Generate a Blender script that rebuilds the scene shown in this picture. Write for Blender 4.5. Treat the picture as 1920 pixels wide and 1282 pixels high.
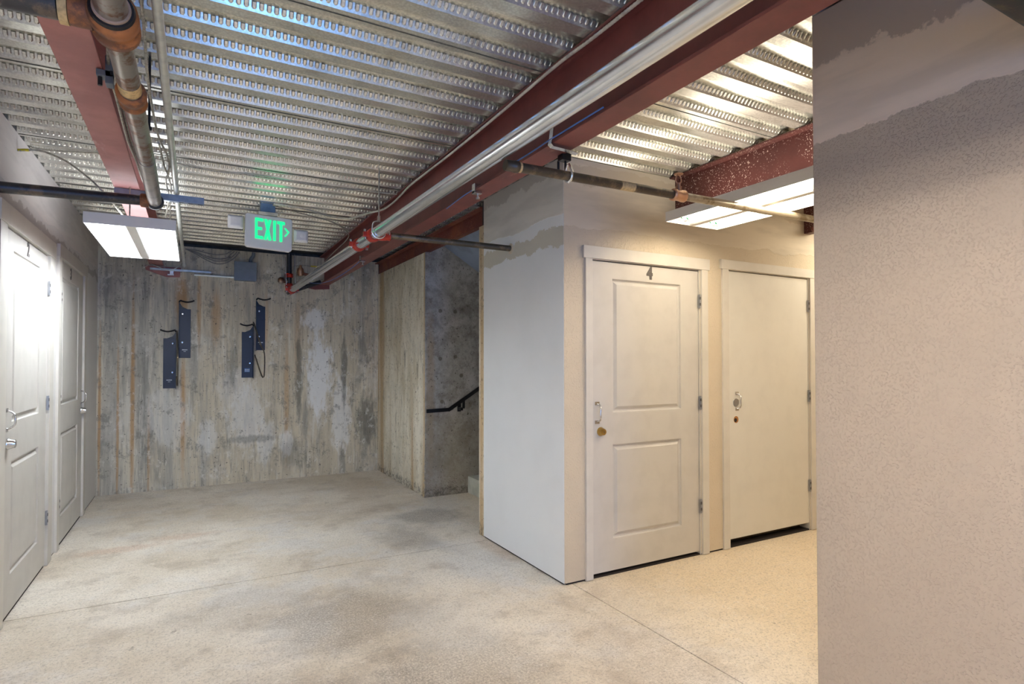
import bpy, bmesh, math, random
from mathutils import Vector, Matrix
random.seed(7)
SC = bpy.context.scene
COL = SC.collection
for o in list(bpy.data.objects): bpy.data.objects.remove(o)

# ---------------------------------------------------------------- camera
FPX, YAW, PIT, ROL = 1081.6, 0.50434, 0.01619, -0.00083      # image taken as 1920 x 1282
cam_d = bpy.data.cameras.new('camera'); cam = bpy.data.objects.new('camera', cam_d); COL.objects.link(cam)
F = Vector((math.sin(YAW)*math.cos(PIT), math.cos(YAW)*math.cos(PIT), math.sin(PIT)))
r0 = Vector((math.cos(YAW), -math.sin(YAW), 0)); u0 = r0.cross(F)
rr = r0*math.cos(ROL)+u0*math.sin(ROL); uu = -r0*math.sin(ROL)+u0*math.cos(ROL)
M = Matrix((rr, uu, -F)).transposed().to_4x4(); M.translation = Vector((0, 0, 1.40))
cam.matrix_world = M
cam_d.sensor_width = 36; cam_d.sensor_fit = 'HORIZONTAL'; cam_d.lens = FPX*36/1920
cam_d.shift_y = (660-641)/1920; cam_d.clip_start = 0.05; cam_d.clip_end = 60
SC.camera = cam
# ---------------------------------------------------------------- world, exposure
w = bpy.data.worlds.new('world'); SC.world = w; w.use_nodes = True
w.node_tree.nodes['Background'].inputs[0].default_value = (0.55, 0.68, 1.0, 1)
w.node_tree.nodes['Background'].inputs[1].default_value = 0.5
SC.view_settings.view_transform = 'Standard'; SC.view_settings.look = 'None'
SC.view_settings.exposure = 1.0; SC.view_settings.gamma = 1.0; SC.view_settings.use_curve_mapping = False
SC.cycles.use_denoising = True; SC.cycles.max_bounces = 10; SC.cycles.diffuse_bounces = 6
SC.cycles.glossy_bounces = 4; SC.cycles.sample_clamp_indirect = 6.0; SC.cycles.caustics_reflective = False
# ---------------------------------------------------------------- lights
TUBE_COOL, TUBE_WARM, TUBE_NEAR = 20.0, 9.0, 32.0        # strength of the fluorescent tubes
COOL, WARM = (0.90, 0.95, 1.0), (1.0, 0.90, 0.74)
def area(name, loc, direction, sx, sy, power, color):
    l = bpy.data.lights.new(name, 'AREA'); l.shape = 'RECTANGLE'; l.size = sx; l.size_y = sy
    l.energy = power; l.color = color
    o = bpy.data.objects.new(name, l); COL.objects.link(o); o.location = loc
    o.rotation_euler = Vector(direction).to_track_quat('-Z', 'Y').to_euler()
    return o
area('assumed_daylight', (0.65, -3.6, 1.15), (0.0, 1, 0.05), 1.3, 2.0, 46, (0.13, 0.38, 1.0))      # unseen assumed daylight behind the camera, added for blue deck webs and fill
area('assumed_lamp_behind', (0.1, -2.2, 2.55), (0, 0, -1), 0.5, 1.2, 6, (1.0, 0.90, 0.78))          # assumed lamp behind the camera, added as unseen fill
area('assumed_stair_light', (3.9, 4.95, 3.2), (-0.45, 0, -1), 1.2, 1.2, 230, (0.66, 0.74, 1.0))        # assumed bluish light from the top of the stairs, source unseen
area('added_hall_lamp', (4.9, 2.2, 2.55), (-0.1, 0, -1), 1.2, 0.5, 13, (1.0, 0.86, 0.66))         # added lamp out of view, brightens the side hall

# ================================================================ materials
class NT:
    def __init__(s, name, rough=0.6, metal=0.0):
        s.m = bpy.data.materials.new(name); s.m.use_nodes = True; s.t = s.m.node_tree
        s.b = s.t.nodes['Principled BSDF']; s.b.inputs['Roughness'].default_value = rough
        s.b.inputs['Metallic'].default_value = metal
        s.co = s.t.nodes.new('ShaderNodeTexCoord').outputs['Object']
    def n(s, k): return s.t.nodes.new(k)
    def l(s, a, b): s.t.links.new(a, b)
    def mapc(s, scale, loc=(0, 0, 0)):
        q = s.n('ShaderNodeMapping'); q.inputs['Scale'].default_value = scale; q.inputs['Location'].default_value = loc
        s.l(s.co, q.inputs['Vector']); return q.outputs[0]
    def noise(s, scale, detail=4, rough=0.55, vec=None, dist=0):
        q = s.n('ShaderNodeTexNoise'); q.inputs['Scale'].default_value = scale; q.inputs['Detail'].default_value = detail
        q.inputs['Roughness'].default_value = rough; q.inputs['Distortion'].default_value = dist
        s.l(vec if vec else s.co, q.inputs['Vector']); return q.outputs['Fac']
    def ramp(s, f, lo, hi):
        q = s.n('ShaderNodeMapRange'); q.interpolation_type = 'SMOOTHSTEP'
        q.inputs['From Min'].default_value = lo; q.inputs['From Max'].default_value = hi
        s.l(f, q.inputs['Value']); return q.outputs['Result']
    def mth(s, op, a, b=0.0, c=None):
        q = s.n('ShaderNodeMath'); q.operation = op
        for i, v in enumerate((a, b, c)):
            if v is None: continue
            if isinstance(v, (int, float)): q.inputs[i].default_value = v
            else: s.l(v, q.inputs[i])
        return q.outputs[0]
    def xyz(s):
        q = s.n('ShaderNodeSeparateXYZ'); s.l(s.co, q.inputs[0]); return q.outputs
    def mix(s, f, a, b, mode='MIX'):
        q = s.n('ShaderNodeMix'); q.data_type = 'RGBA'; q.blend_type = mode
        for i, v in ((0, f), (6, a), (7, b)):
            if isinstance(v, (int, float)): q.inputs[i].default_value = v
            elif isinstance(v, tuple): q.inputs[i].default_value = (*v, 1)
            else: s.l(v, q.inputs[i])
        return q.outputs[2]
    def color(s, c):
        if isinstance(c, tuple): s.b.inputs['Base Color'].default_value = (*c, 1)
        else: s.l(c, s.b.inputs['Base Color'])
    def bump(s, h, strength=0.3, dist=0.01):
        q = s.n('ShaderNodeBump'); q.inputs['Strength'].default_value = strength; q.inputs['Distance'].default_value = dist
        s.l(h, q.inputs['Height']); s.l(q.outputs[0], s.b.inputs['Normal'])
    def spot(s, cx, cy, rx, ry, ax=(0, 1), wob=0.6, ns=5.0, soft=0.5, nvec=None):
        """soft ragged patch centred on two of the object's own coordinates (a stain with a shape of its own)"""
        c = s.xyz()
        dx = s.mth('DIVIDE', s.mth('SUBTRACT', c[ax[0]], cx), rx); dy = s.mth('DIVIDE', s.mth('SUBTRACT', c[ax[1]], cy), ry)
        d = s.mth('SQRT', s.mth('ADD', s.mth('MULTIPLY', dx, dx), s.mth('MULTIPLY', dy, dy)))
        d = s.mth('ADD', d, s.mth('MULTIPLY', s.mth('SUBTRACT', s.noise(ns, 5, .65, nvec), 0.5), wob*2))
        return s.ramp(d, 1.0, 1.0-soft)

def plain(name, c, rough=0.5, metal=0.0, var=0.12, ns=18, bump=0.0, c2=None, emit=None, es=1.0):
    s = NT(name, rough, metal)
    d = c2 if c2 else tuple(x*(1-var*2) for x in c)
    s.color(s.mix(s.ramp(s.noise(ns, 4), .42, .68), c, d))
    if bump: s.bump(s.noise(ns*4, 3), bump, 0.004)
    if emit: s.b.inputs['Emission Color'].default_value = (*emit, 1); s.b.inputs['Emission Strength'].default_value = es
    return s.m

def mat_back():
    s = NT('stained_board_concrete', 0.8)
    st = s.noise(1.0, 6, .62, s.mapc((9, 9, .55))); big = s.noise(1.6, 4, .6); fine = s.noise(1, 3, .7, s.mapc((70, 70, 4)))
    c = s.mix(s.ramp(st, .35, .66), (.47, .45, .39), (.76, .72, .60))
    x = s.xyz()
    # warm right and centre, bluish grey left
    c = s.mix(s.mth('MULTIPLY', s.ramp(s.mth('ADD', x[0], s.mth('MULTIPLY', s.mth('SUBTRACT', st, .5), 3)), -.5, .3), .75), c, s.mix(st, (.54, .45, .30), (.78, .71, .56)))
    c = s.mix(s.mth('MULTIPLY', s.ramp(s.noise(1, 5, .6, s.mapc((5, 5, .8), (3, 1, 7))), .52, .66), .55), c, (.20, .20, .19))
    c = s.mix(s.mth('MULTIPLY', s.ramp(fine, .50, .68), .35), c, (.16, .15, .13))
    c = s.mix(s.mth('MULTIPLY', s.ramp(s.noise(1, 5, .7, s.mapc((22, 22, 1.3), (4, 4, 4))), .55, .70), .65), c, (.80, .78, .70))
    c = s.mix(s.mth('MULTIPLY', s.ramp(s.noise(1, 5, .7, s.mapc((16, 16, 1.6), (8, 1, 2))), .57, .70), .65), c, (.17, .165, .15))
    c = s.mix(s.mth('MULTIPLY', s.ramp(s.noise(2.2, 6, .75), .52, .66), .35), c, (.78, .76, .70))
    # ochre rust runs
    for cx, cz, rx, rz, k in ((-.57, 1.0, .028, 1.6, .8), (-.70, .7, .018, 1.3, .7), (-.10, .85, .035, .9, .75), (-.12, 2.05, .09, .42, .7), (.22, 1.9, .07, .45, .55), (.05, 2.0, .03, .6, .6), (.98, .95, .04, 1.0, .5), (-.86, .9, .02, 1.2, .8), (.75, 1.9, .035, .5, .4), (1.1, 1.6, .05, .8, .35), (-.42, .35, .02, .8, .5)):
        m = s.spot(cx, cz, rx, rz, (0, 2), .35, 6, .7, s.mapc((14, 14, 1)))
        c = s.mix(s.mth('MULTIPLY', m, k), c, (.52, .29, .11))
    # white efflorescence
    for cx, cz, rx, rz, k in ((1.36, 1.22, .19, .62, .95), (1.30, 1.92, .18, .17, .8), (1.62, .75, .15, .55, .7), (.55, .75, .22, .45, .5), (.75, .45, .12, .30, .5), (-.25, .8, .25, .4, .4), (.15, .55, .12, .25, .5), (.98, .42, .1, .2, .7), (.40, 1.1, .2, .3, .35)):
        m = s.spot(cx, cz, rx, rz, (0, 2), .9, 3.5, .45, s.mapc((5, 5, 1.6)))
        c = s.mix(s.mth('MULTIPLY', m, k), c, (.88, .88, .86))
    for cx, cz, rx, rz, k in ((1.12, 1.25, .05, .7, .75), (1.66, 1.3, .05, .6, .7), (1.95, .65, .18, .42, .7), (1.05, .3, .2, .25, .4), (.6, .5, .4, .06, .5), (.4, 1.35, .06, .35, .45), (1.9, 1.6, .08, .2, .3)):
        m = s.spot(cx, cz, rx, rz, (0, 2), .8, 4, .6, s.mapc((6, 6, 1.5)))
        c = s.mix(s.mth('MULTIPLY', m, k), c, (.13, .13, .11))
    c = s.mix(s.mth('MULTIPLY', s.ramp(s.noise(7, 7, .8, s.mapc((1, 1, .8), (3, 3, 3))), .54, .64), .60), c, (.20, .19, .165))
    c = s.mix(s.mth('MULTIPLY', s.ramp(s.noise(9, 7, .8, s.mapc((1, 1, .7), (1, 9, 6))), .55, .66), .60), c, (.86, .84, .78))
    pits = s.ramp(s.noise(34, 3, .6), .64, .69)
    c = s.mix(s.mth('MULTIPLY', pits, .8), c, (.07, .065, .06))
    s.color(c)
    s.bump(s.mth('SUBTRACT', s.mth('ADD', s.mth('MULTIPLY', fine, .6), s.noise(40, 3)), pits), .5, .006)
    return s.m

def mat_pier(name, warm):
    s = NT(name, 0.85)
    st = s.noise(1.0, 7, .75, s.mapc((4, 5, 1.1))); n2 = s.noise(3.2, 7, .78); x = s.xyz()
    if warm: c = s.mix(s.ramp(st, .36, .62), (.60, .54, .40), (.85, .81, .70))
    else: c = s.mix(s.ramp(n2, .38, .62), (.30, .28, .25), (.56, .54, .52))
    c = s.mix(s.mth('MULTIPLY', s.ramp(s.noise(2.4, 5, .7), .50, .66), .55), c, (.62, .60, .50) if warm else (.44, .43, .39))
    if warm:
        c = s.mix(s.mth('MULTIPLY', s.ramp(s.noise(1, 4, .5, s.mapc((3, 4, .15), (2, 5, 1))), .53, .64), .75), c, (.46, .29, .12))
        c = s.mix(s.mth('MULTIPLY', s.ramp(s.noise(1, 4, .6, s.mapc((12, 12, 2.5))), .60, .70), .6), c, (.22, .19, .14))
    else:
        c = s.mix(s.mth('MULTIPLY', s.ramp(s.noise(1.7, 5, .75), .52, .68), .6), c, (.10, .092, .075))
        for cx, cz in ((2.26, 1.93), (2.43, 1.93), (2.26, 1.43), (2.43, 1.45), (2.28, .98), (2.5, 1.25)):   # form tie holes
            c = s.mix(s.mth('MULTIPLY', s.spot(cx, cz, .026, .026, (0, 2), .15, 20, .4), .75), c, (.10, .08, .055))
        c = s.mix(s.mth('MULTIPLY', s.spot(2.15, 1.1, .07, 1.3, (0, 2), .5, 6, .7), .6), c, (.36, .25, .13))
    c = s.mix(s.mth('MULTIPLY', s.ramp(s.noise(11, 7, .8), .53, .64), .50), c, (.24, .21, .15) if warm else (.12, .105, .08))
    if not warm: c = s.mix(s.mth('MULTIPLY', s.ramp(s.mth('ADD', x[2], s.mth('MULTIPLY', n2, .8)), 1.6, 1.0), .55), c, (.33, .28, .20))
    pits = s.ramp(s.noise(34, 3, .6), .63, .69); c = s.mix(s.mth('MULTIPLY', pits, .8), c, (.07, .06, .05))
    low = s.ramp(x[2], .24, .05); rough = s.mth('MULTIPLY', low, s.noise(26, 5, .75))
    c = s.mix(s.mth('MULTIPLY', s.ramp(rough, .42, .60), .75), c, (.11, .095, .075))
    s.color(c)
    s.bump(s.mth('SUBTRACT', s.mth('ADD', s.noise(30, 4), s.mth('MULTIPLY', rough, 5)), pits), .6, .008)
    return s.m

def mat_floor():
    s = NT('worn_concrete_floor', 0.55)
    big = s.noise(.9, 5, .6); mid = s.noise(3.4, 6, .68); fine = s.noise(75, 4, .75); g = s.noise(240, 2, .6)
    c = s.mix(s.ramp(big, .36, .64), (.68, .60, .49), (.86, .80, .71))
    c = s.mix(s.mth('MULTIPLY', s.ramp(mid, .48, .66), .40), c, (.36, .29, .22))
    c = s.mix(s.mth('MULTIPLY', s.ramp(s.noise(1.7, 5, .7, s.mapc((1, 1, 1), (9, 4, 2))), .50, .66), .5), c, (.75, .74, .73))
    for cx, cy, rx, ry, col, k in ((1.86, 4.98, .42, .34, (.12, .115, .11), .75), (1.52, 4.45, .34, .50, (.20, .195, .19), .62), (1.2, 5.6, .8, .5, (.36, .26, .17), .35),
            (.30, 2.35, .9, .6, (.17, .155, .15), .62), (.8, 3.2, .65, .6, (.18, .155, .13), .65), (1.1, 2.4, .6, .5, (.20, .17, .14), .55), (.3, 3.6, .6, .4, (.3, .27, .24), .4), (1.75, 3.75, .30, .75, (.76, .77, .78), .7), (1.2, 2.9, .4, .5, (.72, .72, .72), .5),
            (-.45, 5.2, .35, .12, (.56, .33, .20), .6), (-.02, 5.35, .3, .13, (.56, .33, .20), .55), (2.0, 3.9, .12, .4, (.40, .24, .15), .5), (1.7, 6.4, .5, .8, (.36, .28, .20), .4), (.5, 6.0, 1.2, .5, (.60, .50, .36), .4),
            (1.85, 2.1, .35, .9, (.36, .29, .24), .4), (.0, 1.8, .5, .5, (.28, .25, .24), .4)):
        m = s.spot(cx, cy, rx, ry, (0, 1), .7, 3.2, .7)
        m2 = s.mth('MULTIPLY', m, s.ramp(s.noise(95, 5, .85), .36, .58))
        c = s.mix(s.mth('MULTIPLY', m2, k), c, col)
    x = s.xyz()
    # warm lamp light of the side hall painted into the floor colour
    c = s.mix(s.mth('MULTIPLY', s.ramp(x[0], 1.9, 2.9), .75), c, (.80, .67, .48))
    brush = s.noise(1, 3, .7, s.mapc((4, 120, 4)))
    med = s.noise(24, 6, .8)
    c = s.mix(s.mth('MULTIPLY', s.ramp(med, .50, .64), .26), c, (.30, .26, .22))
    c = s.mix(s.mth('MULTIPLY', s.ramp(s.noise(16, 6, .8, s.mapc((1, 1, 1), (7, 7, 7))), .54, .66), .40), c, (.88, .85, .80))
    c = s.mix(s.mth('MULTIPLY', s.ramp(fine, .50, .64), .48), c, (.24, .205, .175))
    c = s.mix(s.mth('MULTIPLY', s.ramp(g, .58, .68), .45), c, (.12, .10, .09))
    c = s.mix(s.mth('MULTIPLY', s.ramp(s.noise(9, 3), .71, .74), .5), c, (.16, .12, .09))
    s.color(c)
    s.bump(s.mth('ADD', fine, s.mth('MULTIPLY', brush, .5)), .25, .004)
    return s.m

def mat_wall(name, paint, mud, line, amp, texture, hi=None, hicol=None, ax=1, bands=()):
    """painted wall; above a ragged line it is skimmed with bare joint compound"""
    s = NT(name, 0.75)
    x = s.xyz(); n1 = s.noise(2.6, 6, .62); z = s.mth('ADD', x[2], s.mth('MULTIPLY', s.mth('SUBTRACT', n1, .5), amp))
    m = s.ramp(z, line-.004, line+.004)
    c = s.mix(s.mth('MULTIPLY', s.ramp(s.noise(1.5, 4), .4, .7), .5), paint, tuple(v*.90 for v in paint))
    mudc = s.mix(s.ramp(s.noise(1, 4, .6, s.mapc((1.5, 1.5, 9))), .4, .65), mud, tuple(v*.86 for v in mud))
    c = s.mix(m, c, mudc)
    for b0, b1, bc in bands:
        zz = s.mth('ADD', x[2], s.mth('MULTIPLY', s.mth('SUBTRACT', s.noise(3.3, 6, .7, s.mapc((1, 1, 1), (b0*7, 3, 1))), .5), .24))
        bm = s.mth('MULTIPLY', s.ramp(zz, b0-.004, b0+.004), s.ramp(zz, b1+.004, b1-.004)); c = s.mix(s.mth('MULTIPLY', bm, .9), c, bc)
    if hi:
        zz = s.mth('ADD', x[2], s.mth('MULTIPLY', s.mth('SUBTRACT', s.noise(2.2, 7, .72, s.mapc((1, 1, 1), (5, 5, 5))), .5), .38))
        hm = s.ramp(zz, hi-.006, hi+.010); c = s.mix(hm, c, hicol)
    s.color(c)
    peel = s.ramp(s.noise(texture[0], 2, .5), .54, .66)
    tex = s.mth('MULTIPLY', peel, s.mth('SUBTRACT', 1.0, m)) if texture[1] else peel
    trow = s.noise(1, 3, .5, s.mapc((1.0, 1.0, 14)), 0)
    h = s.mth('ADD', s.mth('MULTIPLY', tex, texture[2]), s.mth('MULTIPLY', m, s.mth('ADD', .8, s.mth('MULTIPLY', trow, .5))))
    s.bump(h, .55, .004)
    return s.m

def mat_galv(name, c1, c2, rough, metal=.75, ns=45):
    s = NT(name, rough, metal)
    v = s.n('ShaderNodeTexVoronoi'); v.inputs['Scale'].default_value = ns*2.2; s.l(s.co, v.inputs['Vector'])
    c = s.mix(s.ramp(v.outputs['Distance'], .1, .8), c1, c2)
    c = s.mix(s.mth('MULTIPLY', s.ramp(s.noise(5, 5, .7), .52, .68), .30), c, (.22, .20, .15))
    s.color(c); s.bump(s.noise(60, 3), .06, .003)
    return s.m

def mat_primer(name, c, c2, scuff, speck=0.0, rough=.55):
    s = NT(name, rough)
    k = s.mix(s.ramp(s.noise(3.5, 5, .65), .4, .65), c, c2)
    k = s.mix(s.mth('MULTIPLY', s.ramp(s.noise(1, 5, .7, s.mapc((9, 2.5, 9))), .64, .72), .55), k, scuff)
    if speck:
        v = s.noise(125, 1, .4); k = s.mix(s.mth('MULTIPLY', s.mth('MULTIPLY', s.ramp(v, .66, .69), s.ramp(s.noise(2.5, 2, .5), .42, .55)), speck), k, (.75, .62, .55))
    s.color(k); s.bump(s.noise(50, 3), .12, .003)
    return s.m

def mat_rust(name, base, rust, amt, rough=.4, metal=.6):
    s = NT(name, rough, metal)
    s.color(s.mix(s.ramp(s.noise(9, 6, .72), .62-amt*.3, .74-amt*.3), base, rust)); s.bump(s.noise(70, 3), .15, .002)
    return s.m

BACK = mat_back(); PIERW = mat_pier('warm_board_concrete', True); PIERG = mat_pier('pitted_grey_concrete', False)
FLOOR = mat_floor()
WRIGHT = mat_wall('orange_peel_wall', (.46, .375, .29), (.72, .585, .47), 2.215, .22, (150, True, 1.3), 2.50, (.44, .35, .285))
WWHITE = mat_wall('smooth_white_wall', (.80, .83, .85), (.76, .74, .69), 2.33, .10, (90, True, .05), 2.60, (.58, .55, .50), bands=((2.15, 2.27, (.56, .54, .46)),))
WHALL = mat_wall('cream_wall', (.66, .58, .45), (.72, .65, .53), 2.27, .16, (90, True, .8), bands=((2.56, 2.66, (.60, .52, .40)),))
WLEFT = mat_wall('left_wall_paint', (.74, .73, .71), (.80, .77, .74), 2.36, .14, (90, True, .15), bands=((2.24, 2.31, (.50, .48, .46)),))
GALV = mat_galv('galvanised_deck', (.90, .89, .80), (.70, .70, .64), .25, .74)
GALVP = plain('galvanised_pipe', (.78, .81, .84), .17, .95, .05, 6)
EMT = plain('zinc_conduit', (.80, .82, .75), .32, .45, .08)
MC = plain('armoured_cable', (.50, .47, .40), .42, .7, .2, 60)
REDM = mat_primer('main_beam_primer', (.19, .052, .044), (.145, .040, .035), (.34, .15, .12))
REDL = mat_primer('pink_worn_primer', (.44, .19, .18), (.36, .15, .145), (.62, .44, .42))
REDR = mat_primer('speckled_primer', (.095, .025, .022), (.075, .020, .018), (.16, .07, .06), .85)
REDS = mat_primer('rusty_primer', (.14, .032, .022), (.24, .075, .030), (.42, .22, .12), .3)
RUSTP = mat_rust('rusty_steel_pipe', (.34, .31, .28), (.20, .10, .055), .5, .32, .75)
RUSTF = mat_rust('rust_orange_fitting', (.34, .13, .045), (.16, .07, .04), .5, .6, .2)
BLKP = mat_rust('black_steel_pipe', (.055, .055, .06), (.14, .11, .085), .35, .38, .5)
BRNP = mat_rust('brown_steel_pipe', (.085, .07, .05), (.19, .14, .085), .45, .42, .5)
DRKP = mat_rust('dark_sprayed_pipe', (.03, .03, .024), (.12, .085, .04), .35, .5, .2)
DOOR = plain('off_white_door_paint', (.60, .58, .54), .62, 0, .03, 6)
DOOR5 = plain('plain_door_paint', (.70, .69, .64), .55, 0, .02, 6)
TRIM = plain('trim_paint', (.66, .635, .58), .62, 0, .03, 6)
RAW = plain('shaded_raw_edge', (.16, .12, .10), .8)  # unpainted casing side with its shadow mixed into the brown
BLACKGAP = plain('dark_gap', (.02, .014, .012), .9)  # near-black fill that paints the shade inside gaps and behind doors
CHROME = plain('satin_chrome', (.70, .70, .70), .2, .95, .05)
NICKEL = plain('grey_hinge_steel', (.45, .46, .48), .32, .85, .1)
BRASS = plain('worn_brass', (.62, .42, .13), .28, .9, .15)
BRONZE = plain('sprinkler_bronze', (.62, .36, .22), .35, .7, .15)
NUM = plain('grey_number', (.10, .09, .085), .5)
BLUEB = plain('blue_black_plate', (.004, .009, .034), .42, 0, .1)
BLKM = plain('black_rod', (.02, .02, .022), .35, .4)
LABW = plain('white_print', (.75, .78, .82), .5)
LABB = plain('blue_print', (.12, .25, .55), .5)
FIX = plain('white_enamel', (.82, .80, .77), .35, 0, .02, 5)
PLASTIC = plain('off_white_plastic', (.86, .85, .84), .35, 0, .03, 5)
YELP = plain('yellowed_plastic', (.70, .68, .42), .4, 0, .05)
GREEN = plain('green_letters', (.01, .55, .18), .4, 0, .02, 5, emit=(.01, .75, .22), es=.75)
BOXG = plain('grey_box_paint', (.19, .22, .255), .4, .2, .05)
STRUT = plain('blue_zinc_strut', (.30, .35, .42), .38, .5, .1)
REDC = plain('red_coupling', (.52, .035, .018), .38, .1, .15)
YEL = plain('yellow_tape', (.75, .62, .03), .5)
TAPE = plain('tan_paper_tape', (.62, .45, .22), .7, 0, .15, 80)
BLUEW = plain('blue_wire', (.10, .22, .62), .4)
HOLE = plain('raw_wood_hole', (.38, .17, .05), .8)
SLAB = plain('slab_underside', (.10, .10, .10), .9)
STEPM = plain('step_concrete', (.52, .53, .46), .8, 0, .12, 7, .2)
SOFF = plain('stair_soffit_paint', (.30, .37, .52), .8, 0, .12, 5)
WHITES = plain('white_stringer', (.70, .72, .78), .5)
def tube_mat(name, col, s): return plain(name, col, .4, 0, 0, 5, emit=col, es=s)
TN = tube_mat('assumed_near_tube', (1.0, .94, .86), TUBE_NEAR)
TC = tube_mat('cool_tube', COOL, TUBE_COOL); TW = tube_mat('warm_tube', WARM, TUBE_WARM)
TG = plain('green_tube_end', (.03, .30, .13), .4)

# ================================================================ mesh helpers
class MB:
    def __init__(s): s.v, s.f, s.sm = [], [], []
    def add(s, vs, fs, smooth=False):
        o = len(s.v); s.v += [tuple(p) for p in vs]; s.f += [tuple(i+o for i in f) for f in fs]; s.sm += [smooth]*len(fs)
        return s
    def box(s, x0, x1, y0, y1, z0, z1):
        return s.add([(x0, y0, z0), (x1, y0, z0), (x1, y1, z0), (x0, y1, z0), (x0, y0, z1), (x1, y0, z1), (x1, y1, z1), (x0, y1, z1)],
              [(0, 3, 2, 1), (4, 5, 6, 7), (0, 1, 5, 4), (1, 2, 6, 5), (2, 3, 7, 6), (3, 0, 4, 7)])
    def prism(s, poly, axis, a, b):
        """polygon in the two other axes, extruded along axis from a to b"""
        def P(p, t):
            return {0: (t, p[0], p[1]), 1: (p[0], t, p[1]), 2: (p[0], p[1], t)}[axis]
        n = len(poly); vs = [P(p, a) for p in poly]+[P(p, b) for p in poly]
        return s.add(vs, [tuple(range(n))[::-1], tuple(range(n, 2*n))]+[(i, (i+1) % n, (i+1) % n+n, i+n) for i in range(n)])
    def lathe(s, p0, p1, prof, seg=20, smooth=True):
        """prof: (t along p0-p1 in metres, radius) pairs"""
        p0 = Vector(p0); d = (Vector(p1)-p0).normalized()
        a = d.orthogonal().normalized(); b = d.cross(a); vs = []; fs = []
        for t, r in prof:
            for k in range(seg):
                q = 2*math.pi*k/seg; vs.append(p0+d*t+(a*math.cos(q)+b*math.sin(q))*max(r, 1e-5))
        for i in range(len(prof)-1):
            for k in range(seg):
                k2 = (k+1) % seg; fs.append((i*seg+k, i*seg+k2, (i+1)*seg+k2, (i+1)*seg+k))
        s.add(vs, fs, smooth)
        n = len(prof); s.add([vs[k] for k in range(seg)], [tuple(range(seg))[::-1]]); s.add([vs[(n-1)*seg+k] for k in range(seg)], [tuple(range(seg))])
        return s
    def cyl(s, p0, p1, r, seg=18):
        L = (Vector(p1)-Vector(p0)).length; return s.lathe(p0, p1, [(0, r), (L, r)], seg)
    def tube(s, pts, r, seg=8, step=None, rib=0.0, smooth=True, curved=True):
        pts = [Vector(p) for p in pts]
        if curved and len(pts) > 2:
            q = []; n = len(pts)
            for i in range(n-1):
                a, b, c, d = pts[max(i-1, 0)], pts[i], pts[i+1], pts[min(i+2, n-1)]
                k = max(3, int((c-b).length/step)) if step else 7
                for j in range(k):
                    t = j/k; q.append(.5*((2*b)+(c-a)*t+(2*a-5*b+4*c-d)*t*t+(-a+3*b-3*c+d)*t**3))
            q.append(pts[-1]); pts = q
        elif step:
            q = []
            for a, b in zip(pts, pts[1:]):
                k = max(1, int((b-a).length/step)); q += [a.lerp(b, j/k) for j in range(k)]
            q.append(pts[-1]); pts = q
        vs, fs = [], []; a = None
        for i, p in enumerate(pts):
            d = (pts[min(i+1, len(pts)-1)]-pts[max(i-1, 0)]).normalized()
            a = d.orthogonal().normalized() if a is None else (a-d*a.dot(d)).normalized()
            b = d.cross(a); ra = r*(1-rib*(i % 2))
            for k in range(seg):
                t = 2*math.pi*k/seg; vs.append(p+(a*math.cos(t)+b*math.sin(t))*ra)
        for i in range(len(pts)-1):
            for k in range(seg):
                k2 = (k+1) % seg; fs.append((i*seg+k, i*seg+k2, (i+1)*seg+k2, (i+1)*seg+k))
        s.add(vs, fs, smooth)
        n = len(pts); s.add(vs[:seg], [tuple(range(seg))[::-1]]); s.add(vs[-seg:], [tuple(range(seg))])
        return s
    def build(s, name, mat, parent=None, bevel=0.0):
        me = bpy.data.meshes.new(name); me.from_pydata(s.v, [], s.f); me.update()
        me.polygons.foreach_set('use_smooth', s.sm)
        bm = bmesh.new(); bm.from_mesh(me); bmesh.ops.recalc_face_normals(bm, faces=bm.faces); bm.to_mesh(me); bm.free()
        me.materials.append(mat)
        o = bpy.data.objects.new(name, me); COL.objects.link(o)
        if parent: o.parent = parent
        if bevel:
            b = o.modifiers.new('bevel', 'BEVEL'); b.width = bevel; b.segments = 2; b.limit_method = 'ANGLE'
        return o
def tag(o, label, cat, group=None):
    o['label'] = label; o['category'] = cat
    if group: o['group'] = group
    return o
def thing(name, label, cat, loc=(0, 0, 0), rz=0, group=None):
    o = bpy.data.objects.new(name, None); COL.objects.link(o); o.location = loc; o.rotation_euler = (0, 0, rz); o.empty_display_size = .05
    return tag(o, label, cat, group)
def struct(o, label=None):
    o['kind'] = 'structure'
    if label: o['label'] = label
    return o
def sroot(name, label, loc=(0, 0, 0), rz=0):
    o = bpy.data.objects.new(name, None); COL.objects.link(o); o.location = loc; o.rotation_euler = (0, 0, rz); return struct(o, label)
def lbl(o, t): o['label'] = t; return o
def text(name, body, mat, parent, size, loc, rot, ext=.002, off=0.0, sx=1.0):
    cu = bpy.data.curves.new(name, 'FONT'); cu.body = body; cu.size = size; cu.extrude = ext; cu.offset = off; cu.align_x = 'CENTER'; cu.resolution_u = 4
    tmp = bpy.data.objects.new('tmp', cu); COL.objects.link(tmp); bpy.context.view_layer.update()
    me = bpy.data.meshes.new_from_object(tmp.evaluated_get(bpy.context.evaluated_depsgraph_get()))
    bpy.data.objects.remove(tmp); me.name = name; me.materials.clear(); me.materials.append(mat)
    o = bpy.data.objects.new(name, me); COL.objects.link(o); o.parent = parent; o.location = loc; o.rotation_euler = rot; o.scale = (sx, 1, 1)
    return o

# ================================================================ setting
ZD = 2.70                                  # underside of the deck
XL, XR, YB, YH, YR = -.885, 2.035, 7.38, 3.014, 1.343
PIT_D = .1695
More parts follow.
